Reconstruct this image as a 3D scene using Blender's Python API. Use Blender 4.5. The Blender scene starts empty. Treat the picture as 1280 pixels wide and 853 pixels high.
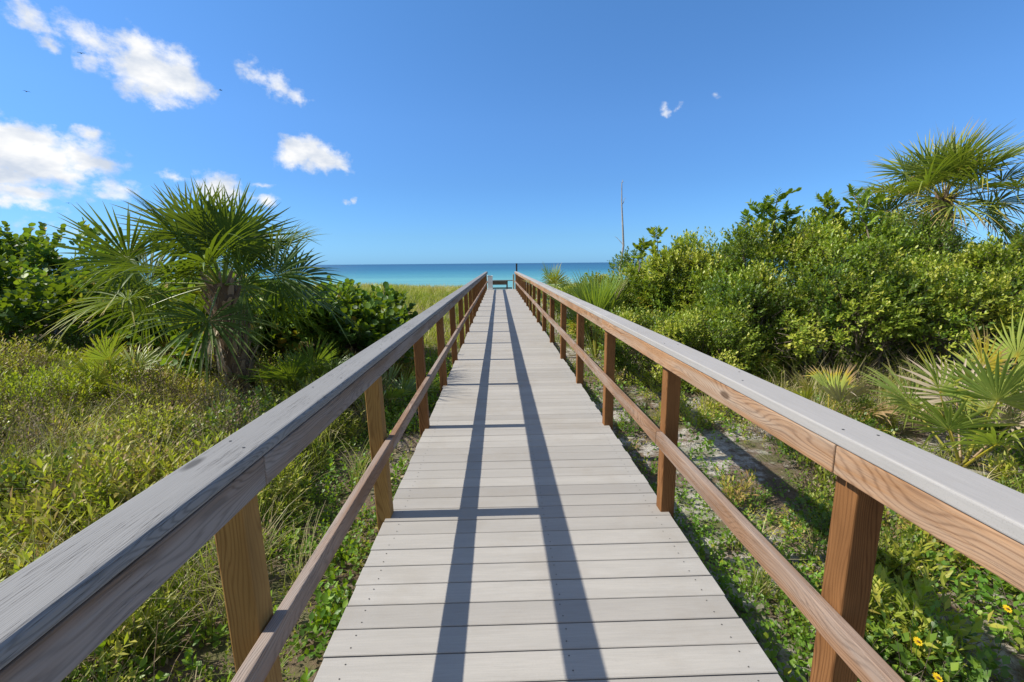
import bpy, bmesh, math, random
import numpy as np
from mathutils import Vector, Matrix
PI = math.pi
scene = bpy.context.scene
COL = scene.collection
rad = math.radians

# ------------------------------------------------------------------ helpers
def tag(o, label=None, cat=None, group=None, kind=None):
    if label: o['label'] = label
    if cat: o['category'] = cat
    if group: o['group'] = group
    if kind: o['kind'] = kind
    return o

def empty(name, loc=(0, 0, 0), rz=0):
    o = bpy.data.objects.new(name, None); COL.objects.link(o)
    o.location = loc; o.rotation_euler = (0, 0, rz); o.empty_display_size = .2
    return o

def smooth(a, b, x):
    t = np.clip((np.asarray(x, float) - a) / (b - a), 0, 1)
    return t * t * (3 - 2 * t)

_rn = np.random.default_rng(5).random((256, 256))
def vnoise(x, y, s=1.0, off=0.0):
    x = np.asarray(x, float) * s + 97.3 + off; y = np.asarray(y, float) * s + 41.7 + off * .7
    xi = np.floor(x).astype(int); yi = np.floor(y).astype(int)
    fx = x - xi; fy = y - yi; fx = fx * fx * (3 - 2 * fx); fy = fy * fy * (3 - 2 * fy)
    g = lambda a, b: _rn[a % 256, b % 256]
    return (g(xi, yi) * (1 - fx) + g(xi + 1, yi) * fx) * (1 - fy) + (g(xi, yi + 1) * (1 - fx) + g(xi + 1, yi + 1) * fx) * fy
def fbm(x, y, s=1.0, off=0.0):
    return (vnoise(x, y, s, off) + .5 * vnoise(x, y, s * 2.1, off + 9) + .25 * vnoise(x, y, s * 4.3, off + 23)) / 1.75

SEA = -2.6
def gh(x, y):
    x = np.asarray(x, float); y = np.asarray(y, float)
    h = -.36 + .28 * smooth(7, 19, y) + .16 * smooth(2, 9, np.abs(x)) * (.6 + .6 * (x < 0))
    h = h + (fbm(x, y, .45) - .5) * .22 + (fbm(x, y, 2.2, 40) - .5) * .06
    h = h * 1.0 - 2.7 * smooth(29, 50, y + .6 * (vnoise(x, y, .08) - .5) * 8) - 6 * smooth(52, 140, y)
    near = 1 - smooth(1.2, 1.7, np.abs(x - .17))
    h = np.where(y < 33, np.minimum(h, np.where(near > 0, -.16 - .14 * near, 9)), h)
    return h
def gz(x, y): return float(gh(np.array([x]), np.array([y]))[0])

# mesh from pieces: [(verts Nx3, faces MxK, tint N)]
def make_mesh(name, pieces, mats, smooth_shade=True, matidx=None):
    me = bpy.data.meshes.new(name)
    V = np.concatenate([p[0] for p in pieces]).astype(np.float32)
    T = np.concatenate([np.broadcast_to(np.asarray(p[2], np.float32), (len(p[0]),)) for p in pieces])
    loops = []; tot = []; mi = []; off = 0
    for k, p in enumerate(pieces):
        f = np.asarray(p[1]) + off; loops.append(f.ravel()); tot.append(np.full(len(f), f.shape[1], np.int32))
        mi.append(np.full(len(f), p[3] if len(p) > 3 else 0, np.int32)); off += len(p[0])
    L = np.concatenate(loops).astype(np.int32); tot = np.concatenate(tot); mi = np.concatenate(mi)
    me.vertices.add(len(V)); me.vertices.foreach_set('co', V.ravel())
    me.loops.add(len(L)); me.loops.foreach_set('vertex_index', L)
    me.polygons.add(len(tot))
    st = np.concatenate([[0], np.cumsum(tot)[:-1]]).astype(np.int32)
    me.polygons.foreach_set('loop_start', st); me.polygons.foreach_set('loop_total', tot)
    me.update(calc_edges=True)
    me.polygons.foreach_set('use_smooth', np.full(len(tot), smooth_shade))
    for m in mats: me.materials.append(m)
    me.polygons.foreach_set('material_index', mi)
    a = me.attributes.new('tint', 'FLOAT', 'POINT'); a.data.foreach_set('value', T)
    me.update()
    return me

def link(name, me, parent=None, loc=None):
    o = bpy.data.objects.new(name, me); COL.objects.link(o)
    if parent: o.parent = parent
    if loc is not None: o.location = loc
    return o

def norm(v): return v / np.maximum(np.linalg.norm(v, axis=-1, keepdims=True), 1e-9)

# leaf templates (x = width, y = length, z = normal), triangles
def tri_leaf(w=.5):
    v = np.array([[0, 0, 0], [w*.42, .3, .05], [w*.5, .6, .05], [0, 1, -.06], [-w*.5, .6, .05], [-w*.42, .3, .05], [0, .5, -.02]])
    f = np.array([[0, 1, 6], [1, 2, 6], [2, 3, 6], [3, 4, 6], [4, 5, 6], [5, 0, 6]])
    return v, f
def tri_leaf_small(w=.5):
    v = np.array([[0, 0, 0], [w*.5, .5, .06], [0, 1, -.04], [-w*.5, .5, .06]])
    f = np.array([[0, 1, 2], [0, 2, 3]])
    return v, f
def round_leaf():
    a = np.linspace(0, 2*PI, 9)[:-1] - PI/2
    v = [[.52*math.cos(t), .5 + .5*math.sin(t), .10*abs(math.cos(t))] for t in a] + [[0, .5, 0]]
    f = [[i, (i+1) % 8, 8] for i in range(8)]
    return np.array(v), np.array(f)

def place_leaves(tmpl, P, D, N, S, tint):
    """tmpl leaf put at P, pointing along D, facing N, size S"""
    v, f = tmpl
    D = norm(D); X = norm(np.cross(D, N)); Z = np.cross(X, D)
    n = len(P); k = len(v); S = np.broadcast_to(np.asarray(S, float), (n,))
    W = (X[:, None, :] * v[None, :, 0:1] + D[:, None, :] * v[None, :, 1:2] + Z[:, None, :] * v[None, :, 2:3]) * S[:, None, None] + P[:, None, :]
    F = (f[None] + (np.arange(n) * k)[:, None, None]).reshape(-1, 3)
    T = np.repeat(np.broadcast_to(tint, (n,)), k)
    return W.reshape(-1, 3), F, T

def stems(P, D, L, r, tint=0.5, droop=0.0):
    """thin three-sided twigs, n of them, from P along D with length L"""
    n = len(P); D = norm(D); A = norm(np.cross(D, np.array([.3, .2, 1.0]))); B = np.cross(D, A)
    L = np.broadcast_to(np.asarray(L, float), (n,)); r = np.broadcast_to(np.asarray(r, float), (n,))
    vs = []
    for t, rr in ((0, 1), (1, .35)):
        for k in range(3):
            a = k * 2 * PI / 3
            vs.append(P + D * (L * t)[:, None] + (A * math.cos(a) + B * math.sin(a)) * (r * rr)[:, None])
    V = np.stack(vs, 1).reshape(-1, 3)
    f = np.array([[0, 1, 4, 3], [1, 2, 5, 4], [2, 0, 3, 5]])
    F = (f[None] + (np.arange(n) * 6)[:, None, None]).reshape(-1, 4)
    return V, F, np.full(len(V), tint)

def sprigs(rng, P, D, L, k, tmpl, size, tint, tint_var=.15, spread=.9, up=.35, flat=False):
    """k leaves set alternately along each twig; returns leaf piece"""
    n = len(P); D = norm(D); A = norm(np.cross(D, np.array([.13, .21, 1.0]) + rng.normal(0, .2, (n, 3)))); B = np.cross(D, A)
    L = np.broadcast_to(np.asarray(L, float), (n,)); size = np.broadcast_to(np.asarray(size, float), (n,))
    tint = np.broadcast_to(tint, (n,))
    t = (np.arange(k) + .6) / k
    ph0 = rng.random(n) * 2 * PI
    if flat: ph = np.where(np.arange(k) % 2, PI, 0)[None, :] + rng.normal(0, .2, (n, k))
    else: ph = ph0[:, None] + np.arange(k)[None, :] * 2.4 + rng.normal(0, .25, (n, k))
    side = A[:, None] * np.cos(ph)[..., None] + B[:, None] * np.sin(ph)[..., None]
    pos = P[:, None] + D[:, None] * (L[:, None] * t[None])[..., None]
    ld = norm(D[:, None] * (.45 + .5 * t[None, :, None]) + side * spread * (1.15 - .6 * t[None, :, None]) + np.array([0, 0, up * .3]))
    nrm = np.array([0, 0, 1.0]) * .9 + D[:, None] * .6 - side * .25 + rng.normal(0, .3, (n, k, 3))
    s = size[:, None] * (1 - .25 * np.abs(t[None] - .5)) * rng.uniform(.7, 1.15, (n, k))
    tt = np.clip(tint[:, None] + rng.normal(0, tint_var, (n, k)) + (t[None] - .5) * .15, 0, 1)
    return place_leaves(tmpl, pos.reshape(-1, 3), ld.reshape(-1, 3), nrm.reshape(-1, 3), s.ravel(), tt.ravel())

def tube(pts, radii, sides=6, tint=.5):
    pts = np.asarray(pts, float); n = len(pts)
    d = norm(np.gradient(pts, axis=0)); ref = np.array([0.31, .93, .17])
    a = norm(np.cross(d, ref)); b = np.cross(d, a)
    V = []
    for i in range(n):
        for k in range(sides):
            t = 2*PI*k/sides; V.append(pts[i] + (a[i]*math.cos(t) + b[i]*math.sin(t)) * radii[i])
    F = [[i*sides+k, i*sides+(k+1) % sides, (i+1)*sides+(k+1) % sides, (i+1)*sides+k] for i in range(n-1) for k in range(sides)]
    return np.array(V), np.array(F), np.full(len(V), tint)

def curve(p0, p1, sag=0.0, wob=0.0, n=6, rng=None, bow=None):
    p0 = np.asarray(p0, float); p1 = np.asarray(p1, float)
    t = np.linspace(0, 1, n)[:, None]; p = p0 + (p1 - p0) * t
    p[:, 2] += sag * (4 * t[:, 0] * (1 - t[:, 0]))
    if bow is not None: p += np.asarray(bow) * (4 * t * (1 - t))
    if rng is not None and wob: p[1:-1] += rng.normal(0, wob, (n-2, 3))
    return p

def blades(rng, P, H, W, lean, tint, segs=4, az=None, tint_tip=0.0):
    """grass blades arching from P"""
    n = len(P); H = np.broadcast_to(H, (n,)); W = np.broadcast_to(W, (n,)); lean = np.broadcast_to(lean, (n,))
    az = rng.random(n) * 2 * PI if az is None else az
    d = np.stack([np.cos(az), np.sin(az), np.zeros(n)], 1); fa = az + PI/2 + rng.normal(0, .5, n)
    s = np.stack([np.cos(fa), np.sin(fa), np.zeros(n)], 1)
    V = []; T = []
    for i in range(segs):
        t = i / (segs - 1)
        c = P + d * (H * lean * t**1.8)[:, None]; c = c.copy(); c[:, 2] += H * (t - .42 * lean * t**2.5)
        w = (W * (1 - t**1.6) * .5 + .0006)[:, None]
        V += [c - s * w, c + s * w]; T += [np.clip(tint + t * tint_tip, 0, 1)] * 2
    V = np.stack(V, 1).reshape(-1, 3); T = np.stack([np.broadcast_to(t, (n,)) for t in T], 1).ravel()
    f = np.array([[2*i, 2*i+1, 2*i+3, 2*i+2] for i in range(segs-1)])
    F = (f[None] + (np.arange(n) * 2 * segs)[:, None, None]).reshape(-1, 4)
    return V, F, T

# ------------------------------------------------------------------ materials
class NT:
    def __init__(s, name):
        s.m = bpy.data.materials.new(name); s.m.use_nodes = True; s.t = s.m.node_tree; s.t.nodes.clear()
    def n(s, typ, **kw):
        nd = s.t.nodes.new(typ)
        for k, v in kw.items():
            if k.startswith('i_'): nd.inputs[k[2:].replace('_', ' ')].default_value = v
            else: setattr(nd, k, v)
        return nd
    def l(s, a, b): s.t.links.new(a, b)
    def math(s, op, a, b=None, clamp=False):
        nd = s.n('ShaderNodeMath', operation=op); nd.use_clamp = clamp
        for i, x in enumerate((a, b)):
            if x is None: continue
            if isinstance(x, (int, float)): nd.inputs[i].default_value = x
            else: s.l(x, nd.inputs[i])
        return nd.outputs[0]
    def ramp(s, fac, stops, interp='LINEAR'):
        nd = s.n('ShaderNodeValToRGB'); r = nd.color_ramp; r.interpolation = interp
        while len(r.elements) < len(stops): r.elements.new(.5)
        for e, (p, c) in zip(r.elements, stops):
            e.position = p; e.color = (c[0], c[1], c[2], 1) if not isinstance(c, (int, float)) else (c, c, c, 1)
        s.l(fac, nd.inputs[0]); return nd.outputs[0]
    def noise(s, vec, scale, detail=3, rough=.55, dist=0):
        nd = s.n('ShaderNodeTexNoise'); nd.inputs['Scale'].default_value = scale; nd.inputs['Detail'].default_value = detail
        nd.inputs['Roughness'].default_value = rough; nd.inputs['Distortion'].default_value = dist
        if vec is not None: s.l(vec, nd.inputs['Vector'])
        return nd.outputs['Fac']
    def mixc(s, fac, a, b, bt='MIX'):
        nd = s.n('ShaderNodeMix', data_type='RGBA', blend_type=bt)
        for sock, x in ((nd.inputs[0], fac), (nd.inputs[6], a), (nd.inputs[7], b)):
            if isinstance(x, (int, float)): sock.default_value = x
            elif isinstance(x, tuple): sock.default_value = (*x[:3], 1)
            else: s.l(x, sock)
        return nd.outputs[2]
    def mapping(s, vec, scale=(1, 1, 1), loc=(0, 0, 0)):
        nd = s.n('ShaderNodeMapping'); nd.inputs['Scale'].default_value = scale; nd.inputs['Location'].default_value = loc
        s.l(vec, nd.inputs['Vector']); return nd.outputs[0]
    def out(s, sh):
        o = s.n('ShaderNodeOutputMaterial'); s.l(sh, o.inputs['Surface'])
    def principled(s, col, rough=.6, spec=.4, bump=None, bstr=.3, bdist=.01):
        p = s.n('ShaderNodeBsdfPrincipled')
        if isinstance(col, tuple): p.inputs['Base Color'].default_value = (*col[:3], 1)
        else: s.l(col, p.inputs['Base Color'])
        if isinstance(rough, (int, float)): p.inputs['Roughness'].default_value = rough
        else: s.l(rough, p.inputs['Roughness'])
        p.inputs['Specular IOR Level'].default_value = spec
        if bump is not None:
            b = s.n('ShaderNodeBump'); b.inputs['Strength'].default_value = bstr; b.inputs['Distance'].default_value = bdist
            s.l(bump, b.inputs['Height']); s.l(b.outputs[0], p.inputs['Normal'])
        return p

def leaf_mat(name, stops, rough=.4, trans=.35, spec=.45, patch=None):
    t = NT(name)
    a = t.n('ShaderNodeAttribute', attribute_name='tint').outputs['Fac']
    col = t.ramp(a, stops)
    g = t.n('ShaderNodeNewGeometry')
    nz = t.noise(g.outputs['Position'], 1.7, 2)
    hs = t.n('ShaderNodeHueSaturation'); t.l(col, hs.inputs['Color'])
    t.l(t.math('ADD', t.math('MULTIPLY', nz, .06), .47), hs.inputs['Hue'])
    t.l(t.math('ADD', t.math('MULTIPLY', nz, .7), .68), hs.inputs['Value'])
    col = hs.outputs[0]
    p = t.principled(col, rough, spec)
    tr = t.n('ShaderNodeBsdfTranslucent')
    tc = t.mixc(.6, col, (.30, .34, .02), 'MIX'); t.l(t.mixc(1.0, tc, (1.3, 1.5, .7), 'MULTIPLY'), tr.inputs['Color'])
    mx = t.n('ShaderNodeMixShader'); mx.inputs[0].default_value = trans
    t.l(p.outputs[0], mx.inputs[1]); t.l(tr.outputs[0], mx.inputs[2]); t.out(mx.outputs[0])
    return t.m

def wood_mat(name, axis, light, dark, grey=0.0, greycol=(.3, .285, .27), freq=950.0, crack=.0, rough=.75, bs=.5):
    t = NT(name)
    tc = t.n('ShaderNodeTexCoord').outputs['Object']
    rnd = t.n('ShaderNodeObjectInfo').outputs['Random']
    sc = [1, 1, 1]; sc[axis] = .06
    off = t.n('ShaderNodeCombineXYZ'); 
    for i, m in enumerate((3.1, 5.3, 7.7)): t.l(t.math('MULTIPLY', rnd, m), off.inputs[i])
    add = t.n('ShaderNodeVectorMath', operation='ADD'); t.l(tc, add.inputs[0]); t.l(off.outputs[0], add.inputs[1])
    v = t.mapping(add.outputs[0], tuple(sc))
    warp = t.noise(v, 7.0, 2, .5)
    warp2 = t.noise(v, 34.0, 3, .6)
    sp = t.n('ShaderNodeSeparateXYZ'); t.l(add.outputs[0], sp.inputs[0])
    oth = [i for i in range(3) if i != axis]
    q = t.math('ADD', t.math('MULTIPLY', sp.outputs[oth[0]], .83), t.math('MULTIPLY', sp.outputs[oth[1]], .55))
    sc3 = [1.6, 1.6, 1.6]; sc3[axis] = .55
    wav = t.noise(t.mapping(add.outputs[0], tuple(sc3)), 2.2, 2, .5)
    q = t.math('ADD', q, t.math('MULTIPLY', wav, .17))
    q = t.math('ADD', q, t.math('MULTIPLY', warp, .10)); q = t.math('ADD', q, t.math('MULTIPLY', warp2, .010))
    ring = t.math('ADD', t.math('MULTIPLY', t.math('SINE', t.math('MULTIPLY', q, freq)), .5), .5)
    ring = t.math('POWER', ring, 3.2)
    ring = t.math('MULTIPLY', ring, t.ramp(t.noise(v, 14, 2, .5), [(.3, .35), (.65, 1.0)]))
    fine = t.noise(t.mapping(add.outputs[0], tuple(220 if i != axis else 5 for i in range(3))), 1.0, 2, .6)
    blot = t.noise(t.mapping(add.outputs[0], tuple(3 if i != axis else 1.2 for i in range(3))), 2.0, 3, .6)
    fac = t.math('ADD', t.math('MULTIPLY', ring, .62), t.math('MULTIPLY', fine, .45), True)
    col = t.mixc(fac, light, dark)
    col = t.mixc(t.math('MULTIPLY', t.ramp(blot, [(.35, 0.0), (.7, 1.0)]), .45), col, tuple(c * .62 for c in dark))
    if grey:
        gm = t.ramp(t.math('ADD', t.noise(v, 9, 4, .65), (grey - .5)), [(.35, 0.0), (.62, 1.0)])
        gcol = t.mixc(fac, tuple(c * 1.15 for c in greycol), tuple(c * .6 for c in greycol))
        col = t.mixc(gm, col, gcol)
    # knots
    vk = t.mapping(add.outputs[0], tuple(4.5 if i != axis else 1.6 for i in range(3)))
    vor = t.n('ShaderNodeTexVoronoi'); vor.inputs['Scale'].default_value = 1.0; t.l(vk, vor.inputs['Vector'])
    kn = t.ramp(vor.outputs['Distance'], [(.045, 1.0), (.085, 0.0)])
    col = t.mixc(t.math('MULTIPLY', kn, .75), col, tuple(c * .35 for c in dark))
    h = t.math('SUBTRACT', t.math('MULTIPLY', fine, .6), t.math('MULTIPLY', ring, .4))
    if crack:
        cv = t.mapping(add.outputs[0], tuple(120 if i != axis else 1.8 for i in range(3)))
        c1 = t.noise(cv, 1.0, 4, .6)
        cr = t.ramp(t.math('ABSOLUTE', t.math('SUBTRACT', c1, .5)), [(.0, 1.0), (.016, 0.0)])
        gate = t.ramp(t.noise(t.mapping(add.outputs[0], (3, 3, 3)), 1.0, 2), [(.45, 0.0), (.62, 1.0)])
        cr = t.math('MULTIPLY', cr, gate)
        col = t.mixc(t.math('MULTIPLY', cr, crack), col, (.05, .045, .04))
        h = t.math('SUBTRACT', h, t.math('MULTIPLY', cr, 1.5))
    t.out(t.principled(col, rough, .12, h, bs, .002).outputs[0])
    return t.m

def composite_mat(name, axis, col0, col1):
    t = NT(name)
    g = t.n('ShaderNodeNewGeometry'); P = g.outputs['Position']
    a = t.n('ShaderNodeAttribute', attribute_name='tint').outputs['Fac']
    s = [160, 160, 160]; s[axis] = 6
    off = t.n('ShaderNodeCombineXYZ'); t.l(t.math('MULTIPLY', a, 40), off.inputs[0]); t.l(t.math('MULTIPLY', a, 23), off.inputs[2])
    ad = t.n('ShaderNodeVectorMath', operation='ADD'); t.l(P, ad.inputs[0]); t.l(off.outputs[0], ad.inputs[1])
    fine = t.noise(t.mapping(ad.outputs[0], tuple(s)), 1.0, 3, .65)
    s2 = [9, 9, 9]; s2[axis] = 1.1
    med = t.noise(t.mapping(ad.outputs[0], tuple(s2)), 1.0, 4, .6)
    dirt = t.noise(P, 1.3, 5, .65)
    sand = t.noise(P, 420, 2, .6)
    col = t.mixc(a, col0, col1)
    col = t.mixc(t.math('MULTIPLY', t.ramp(fine, [(.35, 1.0), (.62, 0.0)]), .22), col, tuple(c * .55 for c in col0))
    col = t.mixc(t.math('MULTIPLY', t.ramp(med, [(.4, 0.0), (.75, 1.0)]), .42), col, tuple(c * .66 for c in col0))
    col = t.mixc(t.math('MULTIPLY', t.ramp(dirt, [(.5, 0.0), (.68, 1.0)]), .34), col, (.27, .23, .18))
    col = t.mixc(t.math('MULTIPLY', t.ramp(sand, [(.58, 0.0), (.72, 1.0)]), .38), col, (.12, .11, .10))
    t.out(t.principled(col, .7, .3, t.math('ADD', fine, t.math('MULTIPLY', sand, .3)), .35, .0012).outputs[0])
    return t.m

M = {}
M['deck'] = composite_mat('composite_decking', 0, (.425, .40, .362), (.33, .308, .28))
M['cap_grey'] = composite_mat('composite_cap', 1, (.42, .40, .375), (.38, .36, .34))
M['cap_wood'] = wood_mat('weathered_cap_wood', 1, (.285, .28, .27), (.16, .155, .15), .85, (.255, .252, .248), 1350, .95, .7, .22)
M['rail_grey'] = wood_mat('grey_brown_rail_wood', 1, (.30, .21, .15), (.13, .085, .055), .52, (.31, .275, .25), 1000, .6)
M['rail_tan'] = wood_mat('tan_rail_wood', 1, (.48, .28, .15), (.17, .08, .038), .40, (.40, .32, .25), 880, .35)
M['mid_wood'] = wood_mat('mid_rail_wood', 1, (.36, .215, .13), (.13, .07, .04), .45, (.34, .28, .24), 950, .4)
M['post'] = wood_mat('treated_post_wood', 2, (.33, .155, .058), (.09, .036, .013), 0, freq=760)
M['post_gold'] = wood_mat('yellow_treated_post_wood', 2, (.44, .26, .085), (.20, .10, .03), .10, (.36, .28, .19), 700)
M['bench'] = wood_mat('bench_wood', 0, (.20, .15, .10), (.10, .07, .045), .4)
M['pole'] = wood_mat('dark_pole_wood', 2, (.09, .08, .08), (.05, .045, .045), .3, (.12, .12, .12))
t = NT('dark_joist_wood'); g = t.n('ShaderNodeNewGeometry')
t.out(t.principled(t.ramp(t.noise(g.outputs['Position'], 9, 4), [(.3, (.10, .07, .045)), (.7, (.19, .14, .09))]), .85, .2).outputs[0]); M['joist'] = t.m
t = NT('screw_metal'); t.out(t.principled((.05, .045, .04), .5, .4).outputs[0]); M['screw'] = t.m
t = NT('white_paint'); g = t.n('ShaderNodeNewGeometry')
t.out(t.principled(t.ramp(t.noise(g.outputs['Position'], 6, 4), [(.35, (.74, .73, .70)), (.7, (.82, .82, .80))]), .5, .4).outputs[0]); M['white'] = t.m
t = NT('pale_wood'); g = t.n('ShaderNodeNewGeometry')
t.out(t.principled(t.ramp(t.noise(g.outputs['Position'], 12, 4), [(.35, (.42, .40, .26)), (.7, (.55, .52, .38))]), .7, .3).outputs[0]); M['pale'] = t.m

# plants
G = {}
G['grape'] = leaf_mat('sea_grape_leaf', [(0, (.030, .075, .012)), (.45, (.065, .145, .022)), (.75, (.15, .26, .04)), (.93, (.26, .34, .05)), (1, (.45, .30, .06))], .5, .30, .32)
G['shrub'] = leaf_mat('shrub_leaf', [(0, (.04, .085, .012)), (.35, (.11, .185, .022)), (.7, (.28, .36, .04)), (1, (.48, .48, .07))], .42, .28)
G['shrub_dark'] = leaf_mat('dark_shrub_leaf', [(0, (.028, .065, .010)), (.5, (.08, .15, .02)), (1, (.26, .34, .04))], .4, .24, .4)
G['shrub_yellow'] = leaf_mat('yellow_green_shrub_leaf', [(0, (.07, .12, .015)), (.5, (.19, .26, .03)), (.85, (.36, .40, .045)), (1, (.50, .36, .05))], .42, .32)
G['weed'] = leaf_mat('weed_leaf', [(0, (.05, .12, .015)), (.5, (.14, .28, .03)), (.85, (.28, .42, .05)), (1, (.42, .40, .06))], .45, .42)
G['weedy'] = leaf_mat('yellow_weed_leaf', [(0, (.11, .16, .02)), (.45, (.30, .33, .04)), (.75, (.46, .42, .07)), (1, (.40, .24, .11))], .5, .4)
G['grass'] = leaf_mat('grass_blade', [(0, (.06, .11, .02)), (.4, (.15, .21, .035)), (.7, (.30, .31, .07)), (1, (.48, .40, .22))], .5, .35)
G['dune'] = leaf_mat('dune_grass_blade', [(0, (.17, .22, .035)), (.5, (.33, .34, .06)), (.8, (.46, .40, .12)), (1, (.50, .38, .20))], .55, .35)
G['palm'] = leaf_mat('palm_frond', [(0, (.030, .065, .016)), (.4, (.08, .135, .028)), (.66, (.21, .25, .05)), (.82, (.40, .34, .06)), (1, (.34, .24, .14))], .5, .22, .3)
G['palmetto'] = leaf_mat('palmetto_frond', [(0, (.07, .13, .025)), (.4, (.15, .235, .05)), (.7, (.33, .37, .08)), (.88, (.50, .38, .04)), (1, (.40, .27, .15))], .36, .3, .5)
G['dead'] = leaf_mat('dead_leaf', [(0, (.10, .07, .045)), (.5, (.24, .17, .11)), (1, (.44, .36, .27))], .8, .15, .15)
t = NT('twig_bark'); g = t.n('ShaderNodeNewGeometry'); a = t.n('ShaderNodeAttribute', attribute_name='tint').outputs['Fac']
c = t.mixc(t.noise(g.outputs['Position'], 30, 3), (.10, .075, .055), (.24, .19, .15)); t.out(t.principled(t.mixc(t.math('MULTIPLY', a, .5), c, (.30, .25, .20)), .85, .2).outputs[0]); M['twig'] = t.m
t = NT('bleached_dead_wood'); g = t.n('ShaderNodeNewGeometry'); t.out(t.principled(t.ramp(t.noise(g.outputs['Position'], 14, 4), [(.3, (.26, .24, .22)), (.7, (.44, .42, .39))]), .85, .2).outputs[0]); M['stem_grey'] = t.m
t = NT('palm_trunk_bark'); g = t.n('ShaderNodeNewGeometry'); a = t.n('ShaderNodeAttribute', attribute_name='tint').outputs['Fac']
nn = t.noise(t.mapping(g.outputs['Position'], (40, 40, 9)), 1, 4, .7)
c = t.mixc(a, t.mixc(nn, (.06, .042, .028), (.17, .115, .072)), t.mixc(nn, (.20, .14, .09), (.50, .39, .27)))
t.out(t.principled(c, .9, .15, nn, .8, .01).outputs[0]); M['trunk'] = t.m
t = NT('yellow_petal'); t.out(t.principled((.80, .55, .02), .5, .2).outputs[0]); M['petal'] = t.m
t = NT('pink_petal'); t.out(t.principled((.62, .22, .50), .5, .2).outputs[0]); M['pink'] = t.m
t = NT('flower_eye'); t.out(t.principled((.16, .07, .02), .8, .2).outputs[0]); M['eye'] = t.m
t = NT('bird_feather'); t.out(t.principled((.03, .03, .035), .7, .2).outputs[0]); M['bird'] = t.m

# ground
t = NT('dune_soil'); g = t.n('ShaderNodeNewGeometry'); P = g.outputs['Position']
n1 = t.noise(P, .9, 5, .65); n2 = t.noise(P, 7, 6, .7); n3 = t.noise(P, 60, 4, .75)
sand = t.mixc(n3, (.36, .33, .29), (.58, .55, .50))
lit = t.mixc(n3, (.055, .04, .028), (.26, .19, .13))
green = t.mixc(n3, (.05, .08, .02), (.16, .19, .05))
m1 = t.ramp(t.math('ADD', t.math('MULTIPLY', n1, .55), t.math('MULTIPLY', n2, .5)), [(.50, 0.0), (.58, 1.0)])
spx = t.n('ShaderNodeSeparateXYZ'); t.l(P, spx.inputs[0])
rt = t.ramp(t.math('ADD', t.math('MULTIPLY', spx.outputs[0], .25), .5), [(.15, .12), (.6, 1.0)])
c = t.mixc(t.math('MULTIPLY', m1, rt), lit, sand)
m2 = t.ramp(t.noise(P, 2.3, 5, .7), [(.48, 0.0), (.6, 1.0)])
c = t.mixc(t.math('MULTIPLY', m2, .6), c, green)
sp = t.n('ShaderNodeSeparateXYZ'); t.l(P, sp.inputs[0])
beach = t.ramp(t.math('MULTIPLY', t.math('SUBTRACT', -.2, sp.outputs[2]), .8), [(.25, 0.0), (.8, 1.0)])
c = t.mixc(beach, c, sand)
t.out(t.principled(c, .92, .15, t.math('ADD', n3, t.math('MULTIPLY', n2, 2)), .7, .02).outputs[0]); M['ground'] = t.m

# sea
t = NT('sea_water'); g = t.n('ShaderNodeNewGeometry'); P = g.outputs['Position']
sp = t.n('ShaderNodeSeparateXYZ'); t.l(P, sp.inputs[0])
wob = t.noise(t.mapping(P, (.004, .02, 1)), 1, 4, .6)
d = t.math('LOGARITHM', t.math('MAXIMUM', t.math('ADD', sp.outputs[1], t.math('MULTIPLY', t.math('SUBTRACT', wob, .5), t.math('MULTIPLY', sp.outputs[1], .9))), 20.0), 10.0)
d = t.math('DIVIDE', d, 4.0)
c = t.ramp(d, [(.40, (.34, .50, .42)), (.47, (.20, .43, .39)), (.525, (.12, .35, .35)), (.575, (.055, .225, .28)), (.63, (.028, .135, .215)), (.8, (.016, .078, .15))])
streak = t.noise(t.mapping(P, (.012, .12, 1)), 1, 5, .65)
c = t.mixc(t.math('MULTIPLY', t.ramp(streak, [(.42, 0.0), (.62, 1.0)]), .22), c, (.01, .08, .20))
w1 = t.noise(t.mapping(P, (.5, 1.3, 1)), 1, 5, .65)
p = t.principled(c, .35, .18, w1, .6, .35); t.out(p.outputs[0]); M['sea'] = t.m

# ------------------------------------------------------------------ setting
def graded(lo, hi, core_lo, core_hi, step, grow=1.22):
    c = list(np.arange(core_lo, core_hi + 1e-6, step))
    s = step; x = core_hi
    while x < hi: s *= grow; x += s; c.append(min(x, hi))
    s = step; x = core_lo; pre = []
    while x > lo: s *= grow; x -= s; pre.append(max(x, lo))
    return np.array(pre[::-1] + c)
gx = graded(-900, 900, -13, 13, .16); gy = graded(-300, 320, -1.5, 30, .18)
X, Y = np.meshgrid(gx, gy); Z = gh(X, Y)
nx, ny = len(gx), len(gy)
idx = np.arange(nx * ny).reshape(ny, nx)
F = np.stack([idx[:-1, :-1], idx[:-1, 1:], idx[1:, 1:], idx[1:, :-1]], -1).reshape(-1, 4)
ground = link('ground', make_mesh('ground', [(np.stack([X, Y, Z], -1).reshape(-1, 3), F, 0.0)], [M['ground']])); tag(ground, kind='structure')
sea = link('sea', make_mesh('sea', [(np.array([[-40000, 38, SEA], [40000, 38, SEA], [40000, 60000, SEA], [-40000, 60000, SEA]], float), np.array([[0, 1, 2, 3]]), 0.0)], [M['sea']])); tag(sea, kind='structure')

# ------------------------------------------------------------------ boardwalk
XL, XR = -.745, 1.08          # deck edges
Y0, Y1 = -2.2, 28.6
rng = np.random.default_rng(11)
walk = empty('boardwalk', (0, 0, 0))
tag(walk, 'long straight boardwalk of grey planks between wooden post railings, running to the sea', 'boardwalk')

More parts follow.
